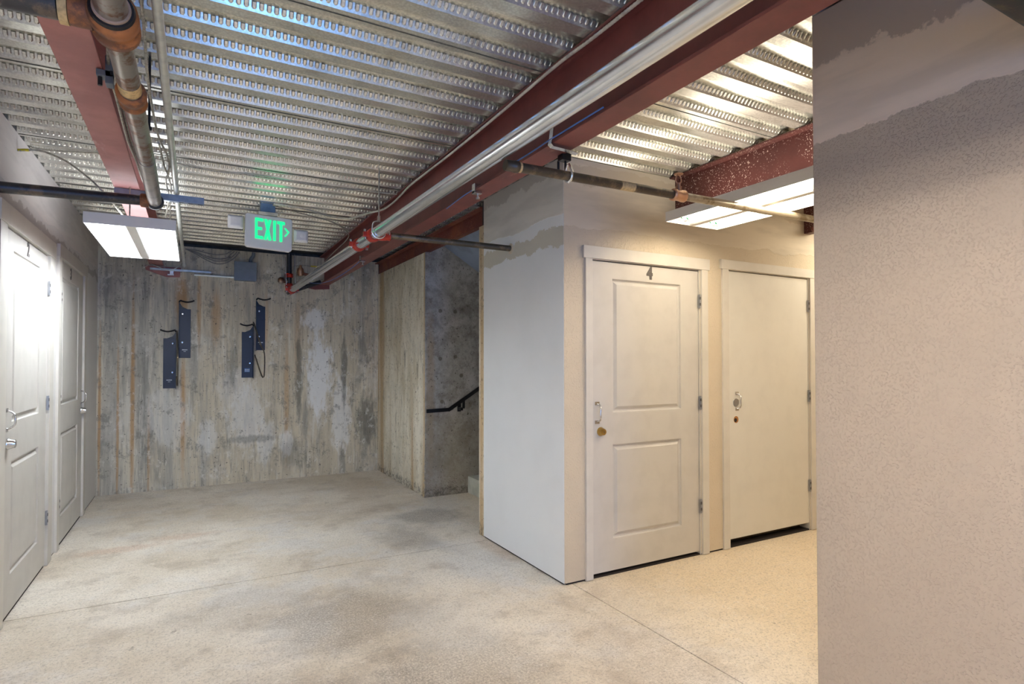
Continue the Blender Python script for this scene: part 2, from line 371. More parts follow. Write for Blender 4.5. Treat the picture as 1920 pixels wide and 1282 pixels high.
# floor: slabs with recessed control joints
fl = sroot('floor', 'worn blotchy concrete floor slabs with thin joints')
g = .0035
for x0, x1, y0, y1 in ((-1.2, 2.10-g, -4, 4.07-g), (-1.2, 2.10-g, 4.07+g, 7.6), (2.10+g, 6.2, -4, 7.6)):
    MB().box(x0, x1, y0, y1, -.12, 0).build('slab', FLOOR, fl)
MB().box(-1.2, 6.2, -4, 7.6, -.2, -.12).build('sub_base', SLAB, fl)

# ceiling: corrugated deck in interlocking sheets
ce = sroot('ceiling', 'galvanised corrugated steel deck with rows of pressed bumps')
def deck_sheet(k0, n, x0, x1, seam=True):
    m = MB(); d = .032; fw = .060; nr = .008; fr = .016
    for k in range(n):
        y = 2.154+PIT_D*(k0+k)
        pr = [(y, ZD), (y+fw, ZD), (y+fw+nr, ZD+d), (y+PIT_D-fr, ZD+d), (y+PIT_D, ZD)]
        if k == 0: pr[0] = (y+fw*.5, ZD-.003) ; pr.insert(1, (y+fw*.5+.012, ZD-.003)); pr.insert(2, (y+fw*.5+.013, ZD))
        if k == n-1: pr += [(y+PIT_D+fw*.5+.003, ZD)]
        vs = [(x0, a, b) for a, b in pr]+[(x1, a, b) for a, b in pr]; q = len(pr)
        m.add(vs, [(i, i+1, i+1+q, i+q) for i in range(q-1)])
        # pressed bumps on the web that faces the camera
        if y > 0.9:
            ya, yb = y+PIT_D-fr, y+PIT_D; nx = int((x1-x0)/.026); up = Vector((0, ya-yb, d)); L = up.length; up /= L
            nn = Vector((0, -up.z, up.y)).normalized()
            if nn.z > 0: nn = -nn
            for i in range(nx):
                cx = x0+.013+i*.026
                if cx > 3.3 or cx < -.9: continue
                def P(a, b, h): return Vector((cx, yb, ZD))+Vector((a, 0, 0))+up*b+nn*h
                lo, hi = L*.26, L*1.0
                base = [P(-.0088, hi, 0), P(.0088, hi, 0), P(.0090, lo+.006, 0), P(.004, lo, 0), P(-.004, lo, 0), P(-.0090, lo+.006, 0)]
                top = [P(-.0052, hi-.003, .0070), P(.0052, hi-.003, .0070), P(.0052, lo+.007, .0035), P(.002, lo+.004, .0030), P(-.002, lo+.004, .0030), P(-.0052, lo+.007, .0035)]
                m.add(base+top, [(6, 7, 8, 9, 10, 11)]+[(j, (j+1) % 6, (j+1) % 6+6, j+6) for j in range(6)])
    return m.build('deck_sheet', GALV, ce)
for j in range(-6, 4): deck_sheet(j*6, 6, -1.1, 3.3)
deck_sheet(24, 5, -1.1, 3.3)
for j in range(-6, 1): deck_sheet(j*6, 6, 3.3, 6.0)
MB().box(-1.2, 2.35, -4, 7.6, ZD+.034, ZD+.2).build('topping_slab', SLAB, ce)
MB().box(2.35, 6.2, -4, 4.2, ZD+.034, ZD+.2).build('topping_slab', SLAB, ce)
MB().box(2.35, 6.2, 5.65, 7.6, ZD+.034, ZD+.2).build('topping_slab', SLAB, ce)

def wall_with_openings(name, mat, along, front, back, a0, a1, z1, ops, parent=None):
    """ops: (a, b, zbottom_of_opening, ztop)"""
    m = MB()
    def bx(p, q, z0, zz):
        if q-p < 1e-4 or zz-z0 < 1e-4: return
        if along == 0: m.box(p, q, front, back, z0, zz)
        else: m.box(min(front, back), max(front, back), p, q, z0, zz)
    cur = a0
    for a, b, zt in ops:
        bx(cur, a, .012, z1); bx(a, b, zt, z1); cur = b
    bx(cur, a1, .012, z1)
    return m.build(name, mat, parent)

D2, D3, D4, D5 = (4.005, 5.005, 2.130), (5.425, 6.455, 2.175), (2.262, 3.214, 2.060), (3.530, 4.478, 2.086)
struct(wall_with_openings('wall_left', WLEFT, 1, XL, XL-.12, -4, YB+.2, ZD, [(D2[0]-.012, D2[1]+.012, D2[2]+.01), (D3[0]-.012, D3[1]+.012, D3[2]+.01)]), 'left wall, white paint with a band of bare joint compound on top')
struct(MB().box(XL-.16, XL-.121, -4, YB+.2, 0, ZD).build('closet_shade_left', BLACKGAP), 'near-black sheet behind the left doors in place of closet shade')  # near-black sheet added so the gaps around the left doors look shaded
struct(MB().box(XL-.12, XL-.004, -4, YB, 0, .0118).build('base_gap_left', BLACKGAP), 'dark strip drawn as the shaded gap under the left wall')  # no baseboard: near-black strip painting the shade in the gap
struct(MB().box(-1.2, 2.092, YB, YB+.25, 0, ZD-.012).build('wall_back', BACK), 'stained board-marked concrete wall at the corridor end')
wb = bpy.data.objects['wall_back']
MB().box(-1.2, 5.3, YB+.251, YB+.3, 0, ZD+.2).build('leak_blocker', SLAB, wb)  # unseen sheet added to stop sky light leaking over the back wall
MB().box(-1.2, 5.3, YB+.06, YB+.25, ZD-.029, ZD+.03).build('leak_plug', SLAB, wb)  # dark plug added against light leaking between wall and deck
MB().box(XL, 2.09, YB-.006, YB, 2.318, ZD-.014).build('upper_lift', BACK, wb)       # upper pour stands proud, joint below
ws = sroot('wall_stair', 'concrete pier and stair wall beyond the white box')
# pier in two leaves so that each face has its own character
MB().box(2.092, 2.15, 5.66, YB+.2, 0, 2.535).build('pier_side', PIERW, ws, .006)
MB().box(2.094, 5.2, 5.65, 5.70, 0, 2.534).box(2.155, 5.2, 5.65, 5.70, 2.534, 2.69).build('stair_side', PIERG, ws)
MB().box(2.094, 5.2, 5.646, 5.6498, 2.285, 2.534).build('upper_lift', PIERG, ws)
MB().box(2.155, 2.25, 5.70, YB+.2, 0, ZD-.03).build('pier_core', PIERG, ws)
# rough broken aggregate along the foot and arris of the pier
m = MB()
for i in range(330):
    if i < 250: c = Vector((random.uniform(2.10, 2.56), 5.650, abs(random.gauss(0, .085))+.004))
    else: c = Vector((random.uniform(2.093, 2.102), 5.652, random.uniform(.0, .55)**1.3))
    r = random.uniform(.006, .016); a = random.uniform(0, 6)
    pts = [c+Vector((math.cos(a+t)*r*random.uniform(.7, 1.2), 0, math.sin(a+t)*r*random.uniform(.7, 1.2))) for t in (0, 1.25, 2.5, 3.8, 5)]
    m.add(pts+[c+Vector((0, -r*.7, 0))], [(j, (j+1) % 5, 5) for j in range(5)])
o = m.build('loose_aggregate', PIERG, ws); o['kind'] = 'stuff'
wn = sroot('wall_box', 'white closet box in the middle of the photo')
MB().box(XR, XR+.09, YH+.002, 4.155, .012, ZD-.002).build('white_side', WWHITE, wn)
MB().box(XR+.002, XR+.20, 4.156, 4.25, 0, 2.50).build('concrete_edge', PIERW, wn, .005)
MB().box(XR+.20, 5.2, 4.16, 4.25, 0, 3.2).build('stair_near_wall', PIERG, wn)
MB().box(XR+.03, XR+.12, 4.158, 4.24, 2.501, ZD-.002).build('black_block', BLKM, wn)  # near-black block above the concrete edge
MB().box(XR+.006, XR+.08, YH+.02, 4.15, 0, .0118).build('base_gap', BLACKGAP, wn)
hf = wall_with_openings('wall_front', WHALL, 0, YH, YH+.10, XR+.003, 5.3, ZD-.002, [(D4[0]-.014, D4[1]+.014, D4[2]+.012), (D5[0]-.012, D5[1]+.014, D5[2]+.012)])
struct(hf, 'cream wall with door 4 and the plain door')
MB().box(XR+.1, 5.3, YH+.14, YH+.16, 0, ZD).build('dark_backing', BLACKGAP, hf)
MB().box(XR+.02, 5.3, YH+.006, YH+.09, 0, .0118).build('base_gap', BLACKGAP, hf)
struct(MB().box(XR, 6.2, -4, YR, 0, ZD).build('wall_right', WRIGHT, None, .004), 'near right wall, orange-peel paint with skimmed strip near the top')
struct(MB().box(-1.2, 2.2, -4.1, -4, 0, ZD+.1).build('wall_rear', plain('dimmed_rear', (.10, .10, .10), .8)), 'unseen corridor end behind the camera, darkened for the deck reflections')  # unseen wall, made dark so the deck webs reflect less light
struct(MB().box(5.3, 5.4, 1.2, 3.2, 0, ZD+.1).build('wall_hall', WHALL), 'end of the side hall')
struct(MB().box(5.2, 5.3, 4.2, 5.7, 0, 3.3).build('wall_stair_end', PIERG), 'far end of the stairwell')

# ---------------------------------------------------------------- doors
def panel_leaf(m, x0, x1, z0, z1, panels, y=0.0, th=.035):
    """leaf with moulded raised panels, front at y, facing -y"""
    xs = sorted({x0, x1}|{p[0] for p in panels}|{p[1] for p in panels}); zs = sorted({z0, z1}|{p[2] for p in panels}|{p[3] for p in panels})
    for i in range(len(xs)-1):
        for j in range(len(zs)-1):
            a, b, c, d = xs[i], xs[i+1], zs[j], zs[j+1]
            if any(abs(a-p[0]) < 1e-6 and abs(b-p[1]) < 1e-6 and abs(c-p[2]) < 1e-6 and abs(d-p[3]) < 1e-6 for p in panels): continue
            m.add([(a, y, c), (b, y, c), (b, y, d), (a, y, d)], [(0, 1, 2, 3)])
    m.add([(x0, y, z0), (x1, y, z0), (x1, y+th, z0), (x0, y+th, z0), (x0, y, z1), (x1, y, z1), (x1, y+th, z1), (x0, y+th, z1)], [(0, 3, 2, 1), (4, 5, 6, 7), (1, 2, 6, 5), (2, 3, 7, 6), (3, 0, 4, 7)])
def raised_panel(p, y=0.0):
    m = MB(); rings = [(0, 0), (.006, .001), (.010, .011), (.018, .015), (.024, .014), (.042, .0015), (.044, .001)]
    vs = []; fs = []
    for t, d in rings: vs += [(p[0]+t, y+d, p[2]+t), (p[1]-t, y+d, p[2]+t), (p[1]-t, y+d, p[3]-t), (p[0]+t, y+d, p[3]-t)]
    for i in range(len(rings)-1):
        for k in range(4): k2 = (k+1) % 4; fs.append((i*4+k, i*4+k2, i*4+4+k2, i*4+4+k))
    n = (len(rings)-1)*4; fs.append((n, n+1, n+2, n+3))
    return m.add(vs, fs)
def hinge(parent, x, z, y=-.004):
    m = MB(); m.box(x-.013, x+.013, y, y+.006, z-.048, z+.048); m.cyl((x, y-.003, z-.05), (x, y-.003, z+.05), .005, 10)
    o = m.build('hinge', NICKEL, parent)
    q = MB()
    for dz in (-.022, .022): q.box(x-.004, x+.005, y-.0086, y-.0015, z+dz-.010, z+dz+.010)
    q.build('hinge_slot', NUM, o); return o
def pull(parent, x, z, h=.115, y=0.0, mat=CHROME):
    b = MB().tube([(x, y-.001, z+h/2), (x+.012, y-.016, z+h/2-.008), (x+.004, y-.034, z+h/2-.026), (x, y-.036, z), (x+.004, y-.034, z-h/2+.026), (x+.012, y-.016, z-h/2+.008), (x, y-.001, z-h/2)], .0052, 10).build('pull_handle', mat, parent)
    for s in (1, -1):
        p = MB().box(x-.018, x+.018, y-.003, y, z+s*(h/2+.003)-.011, z+s*(h/2+.003)+.011).build('foot_plate', mat, b)
        q = MB()
        for dx in (-.009, .009): q.cyl((x+dx, y-.0042, z+s*(h/2+.006)), (x+dx, y-.002, z+s*(h/2+.006)), .0034, 8)
    return b
def deadbolt(parent, x, z, mat, y=0.0, r=.027, name='deadbolt'):
    k = MB().lathe((x, y+.001, z), (x, y-1, z), [(0, r*1.08), (.004, r*1.1), (.010, r), (.030, r*.80), (.036, r*.76)], 24).build(name, mat, parent)
    MB().lathe((x, y-.0345, z), (x, y-1, z), [(0, r*.62), (.003, r*.60)], 20).build('lock_cylinder', mat, k)
    MB().box(x-.0015, x+.0015, y-.0382, y-.037, z-.007, z+.007).build('keyhole', NUM, k)
    return k
def casing(parent, w, top, le, ri, hl, hr, hh, proud, mat=TRIM, y=0.0, side=None):
    o = MB().box(-le[1], -le[0], y-proud, y+.003, 0.004, top).build('side_casing', mat, parent, .0015)
    if side: MB().box(-le[1]-.002, -le[1]-.0002, y-proud+.002, y+.002, 0.004, top+hh).build('shaded_unpainted_edge', RAW, parent)
    MB().box(w+ri[0], w+ri[1], y-proud, y+.003, 0.004, top).build('side_casing', mat, parent, .0015)
    MB().box(-hl, w+hr, y-proud-.004, y+.003, top+.0005, top+hh).build('head_casing', mat, parent, .0015)
def jambs(parent, w, top, y1, mat=TRIM):
    MB().box(-.0135, -.004, .001, y1, 0.004, top+.004).build('jamb', mat, parent)
    MB().box(w+.004, w+.0135, .001, y1, 0.004, top+.004).build('jamb', mat, parent)
    MB().box(-.0135, w+.0135, .001, y1, top+.0045, top+.0115).build('head_jamb', mat, parent)
def door(name, label, loc, rz, w, z0, z1, panels, rec, mat):
    r = sroot(name, label, loc, rz); m = MB(); panel_leaf(m, 0, w, z0, z1, panels, rec); lf = m.build('door_leaf', mat, r)
    for p in panels: raised_panel(p, rec).build('raised_panel', mat, lf)
    return r, lf
H = math.pi/2
# door 4
w4 = D4[1]-D4[0]; r, lf = door('door_1', 'cream two-panel door numbered 4 with brass deadbolt', (D4[0], YH, 0), 0, w4, .028, 2.055, [(.159, .785, 1.058, 1.952), (.159, .785, .230, .856)], .006, DOOR)
casing(r, w4, 2.066, (.012, .066), (.018, .082), .084, .098, .080, .016); jambs(r, w4, 2.058, .09)
for z in (1.836, 1.099, .354): hinge(r, w4+.006, z)
pull(lf, .036, 1.066, .115, .006); deadbolt(lf, .064, .943, BRASS, .006)
text('door_number', '4', NUM, lf, .112, (.490, .004, 1.970), (H, 0, 0), .0015, .006, .86)
MB().box(0, w4, .012, .08, .0002, .010).build('threshold', plain('red_brown_threshold', (.16, .055, .025), .7), r)
m = MB().box(.001, .003, .010, .03, .9, .98)
# plain door
w5 = D5[1]-D5[0]; r, lf = door('door_2', 'plain flush cream door with empty lock holes', (D5[0], YH, 0), 0, w5, .064, 2.082, [], .004, DOOR5)
casing(r, w5, 2.092, (.012, .078), (.018, .085), .096, .09, .070, .014); jambs(r, w5, 2.084, .09)
for z in (1.858, 1.112, .37): hinge(r, w5+.005, z)
pull(lf, .088, 1.097, .115, .004)
lbl(MB().lathe((.077, .0045, 1.088), (.077, -1, 1.088), [(0, .033), (.0035, .031)], 26).build('cover_disc', NICKEL, lf), 'grey disc behind the pull')
o = MB().lathe((.078, .0045, .958), (.078, -1, .958), [(0, .027), (.001, .026)], 24).build('bolt_hole', HOLE, lf)
MB().lathe((.072, .0030, .954), (.072, -1, .954), [(0, .015), (.0006, .014)], 16).build('hole_depth', BLACKGAP, o)
for z in (1.10, .956): MB().box(-.0125, -.0015, .0005, .004, z-.034, z+.034).build('strike_plate', BRNP, r)
# left doors: local x runs along +Y, outward is +X
w2 = D2[1]-D2[0]; r, lf = door('door_3', 'white two-panel door numbered 2 at left edge', (XL, D2[0], 0), H, w2, .020, 2.122, [(.150, .798, 1.062, 2.026), (.150, .798, .218, .852)], -.002, DOOR)
casing(r, w2, 2.132, (.035, .165), (.020, .145), .172, .172, .110, .017, y=0.0, side=True); jambs(r, w2, 2.125, .09)
for z in (1.905, 1.118, .333): hinge(r, w2+.011, z, -.010)
pull(lf, .055, 1.085, .10, -.002); deadbolt(lf, .065, .955, CHROME, -.002, .030, 'door_knob')
text('door_number', '2', NUM, lf, .12, (.465, -.004, 2.040), (H, 0, 0), .0015, .003, .85)
MB().box(0, w2, .012, .08, .0002, .010).build('threshold', bpy.data.materials['red_brown_threshold'], r)
w3 = D3[1]-D3[0]; r, lf = door('door_4', 'white two-panel door numbered 3, further along left wall', (XL, D3[0], 0), H, w3, .022, 2.168, [(.100, .820, 1.065, 2.055), (.100, .820, .215, .865)], -.002, DOOR)
casing(r, w3, 2.178, (.014, .100), (.014, .115), .105, .12, .095, .017); jambs(r, w3, 2.170, .09)
for z in (1.890, 1.118, .335): hinge(r, .020, z, -.006)
pull(lf, w3-.045, 1.085, .11, -.002); deadbolt(lf, w3-.040, .962, CHROME, -.002, .030, 'door_knob')
text('door_number', '3', NUM, lf, .125, (.430, -.004, 2.072), (H, 0, 0), .0015, .003, .85)

# ---------------------------------------------------------------- stairs
st = tag(thing('concrete_stairs', '', ''), 'pale concrete stair steps rising to the right behind the white box', 'stairs')
for k in range(7): MB().box(2.575+.28*k, 2.575+.28*(k+1)+(.0 if k < 6 else .5), 4.252, 5.644, 0, .178*(k+1)).build('step', STEPM, st, .004)
uf = tag(thing('upper_stair_flight', '', ''), 'blue-grey sloping underside of the upper stair flight', 'stairs')
MB().prism([(2.16, 2.695), (4.4, 1.33), (4.4, 1.50), (2.45, 2.695)], 1, 4.26, 5.64).build('flight_soffit', SOFF, uf).rotation_euler = (0, 0, 0)
o = bpy.data.objects['flight_soffit']; o.location.z = 0
hr_ = tag(thing('handrail', '', ''), 'black flat-bar handrail on the concrete stair wall', 'handrail')
def bar(m, a, b, hw, hh):
    a = Vector(a); b = Vector(b); d = (b-a).normalized(); n = Vector((-d.z, 0, d.x)); y = Vector((0, hw, 0))
    vs = [p+s*y+t*n*hh for p in (a, b) for s, t in ((-1, -1), (1, -1), (1, 1), (-1, 1))]
    m.add(vs, [(0, 1, 2, 3), (7, 6, 5, 4), (0, 1, 5, 4), (1, 2, 6, 5), (2, 3, 7, 6), (3, 0, 4, 7)])
m = MB(); bar(m, (2.085, 5.585, .893), (2.335, 5.585, .900), .007, .019); m.build('rail_bar', BLKM, hr_)
m = MB(); bar(m, (2.325, 5.585, .895), (3.25, 5.585, 1.463), .007, .019); m.build('rail_bar', BLKM, hr_)
MB().box(2.462, 2.487, 5.575, 5.648, .885, .915).box(2.487, 2.512, 5.580, 5.592, .905, 1.0).box(2.455, 2.493, 5.641, 5.649, .87, .95).build('bracket', BLKM, hr_)

# ---------------------------------------------------------------- steel beams
def ibeam(label, mat, xc, hw, z0, z1, y0, y1, tf=.011, tw=.007, shear=0.0):
    r = thing('steel_beam', label, 'beam')
    def bx(a, b, c, d):
        s = shear
        return MB().add([(a, y0, c), (b, y0, c), (b+s, y1, c), (a+s, y1, c), (a, y0, d), (b, y0, d), (b+s, y1, d), (a+s, y1, d)], [(0, 3, 2, 1), (4, 5, 6, 7), (0, 1, 5, 4), (1, 2, 6, 5), (2, 3, 7, 6), (3, 0, 4, 7)])
    bx(xc-hw, xc+hw, z0, z0+tf).build('bottom_flange', mat, r, .0015)
    bx(xc-tw/2, xc+tw/2, z0+tf, z1-tf).build('web', mat, r)
    bx(xc-hw, xc+hw, z1-tf, z1).build('top_flange', mat, r, .0015)
    return r
ibeam('long dark red main beam running from top right to the back wall', REDM, 1.435, .060, 2.352, ZD-.0032, -3.9, YB-.002, .013, .008, -.02)
ibeam('worn pinkish red beam over the left side of corridor', REDL, -.360, .066, 2.450, ZD-.0032, -3.9, YB-.002)
ibeam('red beam speckled with pale spots above the right light', REDR, 2.992, .058, 2.405, ZD-.0032, YR+.01, YH-.002)
r = thing('steel_channel', 'rusty red steel channel over the stair opening', 'beam')
MB().box(2.100, 2.112, 4.252, YB-.002, 2.538, 2.658).build('web', REDS, r)
MB().box(2.046, 2.112, 4.252, YB-.002, 2.6585, 2.668).build('top_flange', REDS, r)
MB().box(2.1125, 2.15, 4.252, YB-.002, 2.5365, 2.547).build('bottom_flange', REDS, r)
# rusty bearing plates on the back wall
r = thing('bearing_plate', 'dark red plate under left beam end on the back wall', 'plate')
MB().prism([(-.47, 2.44), (-.13, 2.44), (-.14, 2.335), (-.27, 2.33), (-.46, 2.395)], 1, YB-.030, YB-.0065).build('plate', REDL, r)
r = thing('bearing_plate', 'dark red plate under main beam end on the back wall', 'plate')
MB().prism([(1.18, 2.345), (1.47, 2.348), (1.47, 2.30), (1.30, 2.285), (1.20, 2.30)], 1, YB-.030, YB-.0065).build('plate', REDM, r)

# ---------------------------------------------------------------- sprinkler main and fittings
def pp(t):   # point on the main pipe, t = 0 near, 1 at far end
    return Vector((1.150, .985, 2.297)).lerp(Vector((.995, 7.20, 2.238)), t)
def py(y): return pp((y-.985)/(7.20-.985))
mp = thing('sprinkler_main_pipe', 'shiny galvanised sprinkler pipe hung along the main beam', 'pipe')
MB().cyl(py(-3.8), py(7.2), .0375, 28).build('pipe', GALVP, mp)
def coupling(parent, c, d, r, w=.05, mat=REDC, bolts=True):
    c = Vector(c); d = Vector(d).normalized()
    o = MB().lathe(c-d*w/2, c+d, [(0, r*1.03), (.003, r*1.24), (w*.32, r*1.30), (w*.5, r*1.22), (w*.68, r*1.30), (w-.003, r*1.24), (w, r*1.03)], 26).build('coupling', mat, parent)
    if bolts:
        a = d.cross(Vector((0, 0, 1))).normalized()
        b = d.cross(a)
        for s in (1, -1):
            q = c+a*s*r*1.52
            MB().box(q.x-.016, q.x+.016, q.y-.014, q.y+.014, q.z-.017, q.z+.017).build('bolt_lug', mat, o, .003)
            MB().cyl(q-b*.034, q+b*.034, .0062, 8).cyl(q-b*.034, q-b*.022, .011, 6).cyl(q+b*.022, q+b*.034, .011, 6).build('bolt', CHROME, o)
    return o
dm = pp(1)-pp(0)
coupling(mp, py(4.28), dm, .0375, .055)
coupling(mp, py(3.92), dm, .0375, .07)
coupling(mp, py(7.10), dm, .0375, .06)
c = py(3.86); MB().lathe(c+Vector((.02, 0, -.012)), c+Vector((1, 0, -.012)), [(0, .036), (.045, .032), (.055, .030), (.075, .030)], 20).build('outlet', REDC, mp)
# clevis hanger with rod
hg = thing('pipe_hanger', 'thin rod and ring hanger holding the shiny main pipe', 'hanger')
c = py(3.80)
MB().cyl((c.x, c.y, c.z+.10), (c.x, c.y, ZD-.001), .0048, 8).build('rod', MC, hg)
MB().tube([c+Vector((math.sin(t)*.046*(1 if abs(t) < 2.3 else .6), 0, -math.cos(t)*.046+(0 if abs(t) < 2.0 else .028))) for t in (-3.1, -2.6, -2.2, -1.7, -1.2, -.6, 0, .6, 1.2, 1.7, 2.2, 2.6, 3.1)], .0042, 8).build('ring', GALVP, hg)
MB().cyl((c.x, c.y, c.z+.062), (c.x, c.y, c.z+.105), .010, 6).build('nut', MC, hg)
# branch 1 into the white box
b1 = thing('branch_pipe', 'dark steel branch pipe from red coupling into white box', 'pipe')
c = py(3.86); MB().cyl((c.x+.085, c.y, 2.264), (XR+.03, 3.70, 2.228), .0215, 20).build('pipe', BRNP, b1)
MB().lathe((c.x+.060, c.y, 2.266), (3, c.y, 2.25), [(0, .030), (.010, .031), (.016, .025), (.022, .031), (.030, .029)], 18).build('collar', plain('cream_thread', (.55, .50, .36), .5), b1)
m = MB(); random.seed(3)
for i in range(26):
    a = random.uniform(0, 6.28); q = Vector((XR-.002, 3.70+math.cos(a)*.030, 2.228+math.sin(a)*.030)); r_ = random.uniform(.004, .010)
    m.box(q.x-r_*.6, q.x+.002, q.y-r_, q.y+r_, q.z-r_, q.z+r_)
m.build('plaster_crumbs', WHALL, b1)['kind'] = 'stuff'
# branch 2 across the side hall
b2 = thing('branch_pipe', 'brown steel branch pipe crossing the side hall below the beams', 'pipe')
P0, P1 = Vector((1.165, 2.17, 2.243)), Vector((3.40, 2.20, 2.274)); D = (P1-P0)
def bx2(x): return P0+D*((x-P0.x)/D.x)
MB().cyl(bx2(1.19), bx2(2.18), .0215, 20).build('pipe', BRNP, b2)
MB().cyl(bx2(2.20), bx2(5.0), .0205, 20).build('pipe', mat_rust('tan_steel_pipe', (.42, .37, .28), (.24, .19, .12), .4, .35, .4), b2)
MB().lathe(bx2(1.165), bx2(3), [(0, .024), (.04, .024), (.043, .026), (.062, .026), (.066, .023)], 18).build('collar', BRNP, b2)
lbl(MB().lathe(bx2(1.232), bx2(3), [(0, .0225), (.010, .0228)], 18).build('thread_tape', TAPE, b2), 'narrow orange-tan ring')
lbl(MB().lathe(bx2(1.80), bx2(3), [(0, .0218), (.085, .0218)], 18).build('paper_label', TAPE, b2), 'tan paper label')
tt = MB().lathe(bx2(2.145), bx2(3), [(0, .025), (.004, .031), (.018, .031), (.024, .028), (.062, .028), (.068, .031), (.084, .031), (.088, .025)], 20).build('tee', BRONZE, b2)
c = bx2(2.19); MB().cyl(c, c+Vector((0, 0, .045)), .017, 14).build('tee_outlet', BRONZE, tt)
c = c+Vector((0, 0, .046))
sp = MB().cyl(c, c+Vector((0, 0, .018)), .011, 12).build('sprinkler_head', BRONZE, b2)
for q in (-1, 1): MB().tube([c+Vector(v) for v in ((.008*q, 0, .015), (.019*q, 0, .030), (.014*q, 0, .052), (0, 0, .062))], .0035).build('frame', BRONZE, sp)
MB().lathe(c+Vector((0, 0, .060)), c+Vector((0, 0, 1)), [(0, .008), (.003, .024), (.006, .025), (.008, .02)], 16).build('deflector', BRONZE, sp)
# beam clamp, strap and split ring for branch 2
h2 = thing('pipe_hanger', 'zinc beam clamp with strap and split ring holding the brown pipe', 'hanger')
MB().box(1.470, 1.520, 2.185, 2.225, 2.325, 2.378).build('clamp_body', BLKM, h2, .002)
MB().cyl((1.497, 2.2, 2.275), (1.497, 2.2, 2.36), .0055, 8).cyl((1.478, 2.23, 2.29), (1.478, 2.23, 2.33), .006, 8).build('bolt', BLKM, h2)
lbl(MB().add(*(lambda s: (s, [(i, i+1, i+3, i+2) for i in range(0, len(s)-2, 2)]))([v for p in ((1.372, 2.44), (1.364, 2.375), (1.358, 2.350), (1.368, 2.341), (1.45, 2.338), (1.50, 2.332)) for v in ((p[0], 2.10, p[1]), (p[0], 2.128, p[1]))])).build('strap', CHROME, h2), 'pale zinc retaining strap')
bpy.data.objects['strap'].modifiers.new('t', 'SOLIDIFY').thickness = .003
c = bx2(1.497); m = MB()
for s in (-1, 1): m.tube([c+Vector((0, s*.006, .055)), c+Vector((0, s*.016, .040)), c+Vector((0, s*.0245, .018)), c+Vector((0, s*.0265, 0)), c+Vector((0, s*.019, -.019)), c+Vector((0, 0, -.027))], .0065, 8)
m.build('split_ring', GALVP, h2)
# C clamps with blue wire on the main beam
def cclamp(label, y):
    r = thing('beam_clamp', label, 'clamp')
    MB().box(1.360, 1.402, y-.018, y+.018, 2.366, 2.388).box(1.355, 1.364, y-.018, y+.018, 2.335, 2.388).box(1.355, 1.402, y-.018, y+.018, 2.333, 2.350).build('clamp_body', CHROME, r, .002)
    MB().cyl((1.383, y, 2.308), (1.383, y, 2.345), .006, 8).cyl((1.383, y, 2.306), (1.383, y, 2.316), .011, 6).build('screw', CHROME, r)
    return r
cclamp('small beam clamp on main beam, nearer one with short blue wire', 2.90)
cclamp('small beam clamp on main beam, farther one by the red coupling', 5.40)
tag(MB().tube([(1.364, 2.90, 2.362), (1.358, 3.03, 2.357), (1.362, 3.20, 2.351), (1.369, 3.32, 2.349)], .0028).build('blue_wire', BLUEW), 'short blue wire at the nearer beam clamp', 'wire')
tag(MB().tube([(1.362, 5.40, 2.345), (1.33, 5.7, 2.30), (1.28, 6.1, 2.262), (1.24, 6.5, 2.262), (1.20, 6.8, 2.29), (1.16, 7.0, 2.32)], .0035).build('blue_wire', BLUEW), 'long drooping blue wire below the main beam', 'wire')
tag(MB().tube([(1.366, 1.75, 2.372), (1.366, 2.02, 2.374), (1.362, 2.13, 2.372), (1.366, 2.28, 2.371), (1.368, 2.5, 2.373)], .0035).build('blue_wire', BLUEW), 'blue wire lying along the beam flange near the strap', 'wire')
# riser and valve group at the back wall
rv = thing('sprinkler_riser', 'black riser pipe with red flanges at the back wall', 'pipe')
MB().cyl((.985, 7.255, 2.28), (.985, 7.255, 2.68), .030, 18).build('riser', BLKP, rv)
coupling(rv, (.985, 7.255, 2.42), (0, 0, 1), .034, .05)
coupling(rv, (.985, 7.255, 2.30), (0, 0, 1), .034, .05)
MB().cyl((.955, 7.20, 2.208), (1.34, 7.23, 2.365), .0245, 14).build('cross_pipe', BLKP, rv)
coupling(rv, (1.0, 7.205, 2.227), (.385, .03, .157), .0255, .045)
MB().lathe((.86, 7.25, 2.36), (1.2, 7.25, 2.32), [(0, .020), (.02, .040), (.055, .040), (.07, .025), (.12, .020)], 16).build('valve', RUSTP, rv)
sh = thing('water_flow_switch', 'bronze sprinkler fitting beside the riser on back wall', 'fitting', (1.105, 7.20, 2.44))
MB().lathe((0, 0, -.02), (0, 0, 1), [(0, .028), (.045, .040), (.085, .034), (.10, .014), (.125, .014)], 18).build('body', BRONZE, sh)
MB().cyl((.0, 0, .01), (.15, 0, -.015), .017, 12).build('side_pipe', REDS, sh)
for xx, z1 in ((1.045, 2.66), (.945, 2.62)):
    tag(MB().cyl((xx, 7.18, 2.30), (xx-.012, 7.16, z1), .004, 8).build('hanger_rod', GALVP), 'thin rod %s the black riser at back wall' % ('right of' if xx > 1 else 'left of'), 'rod')

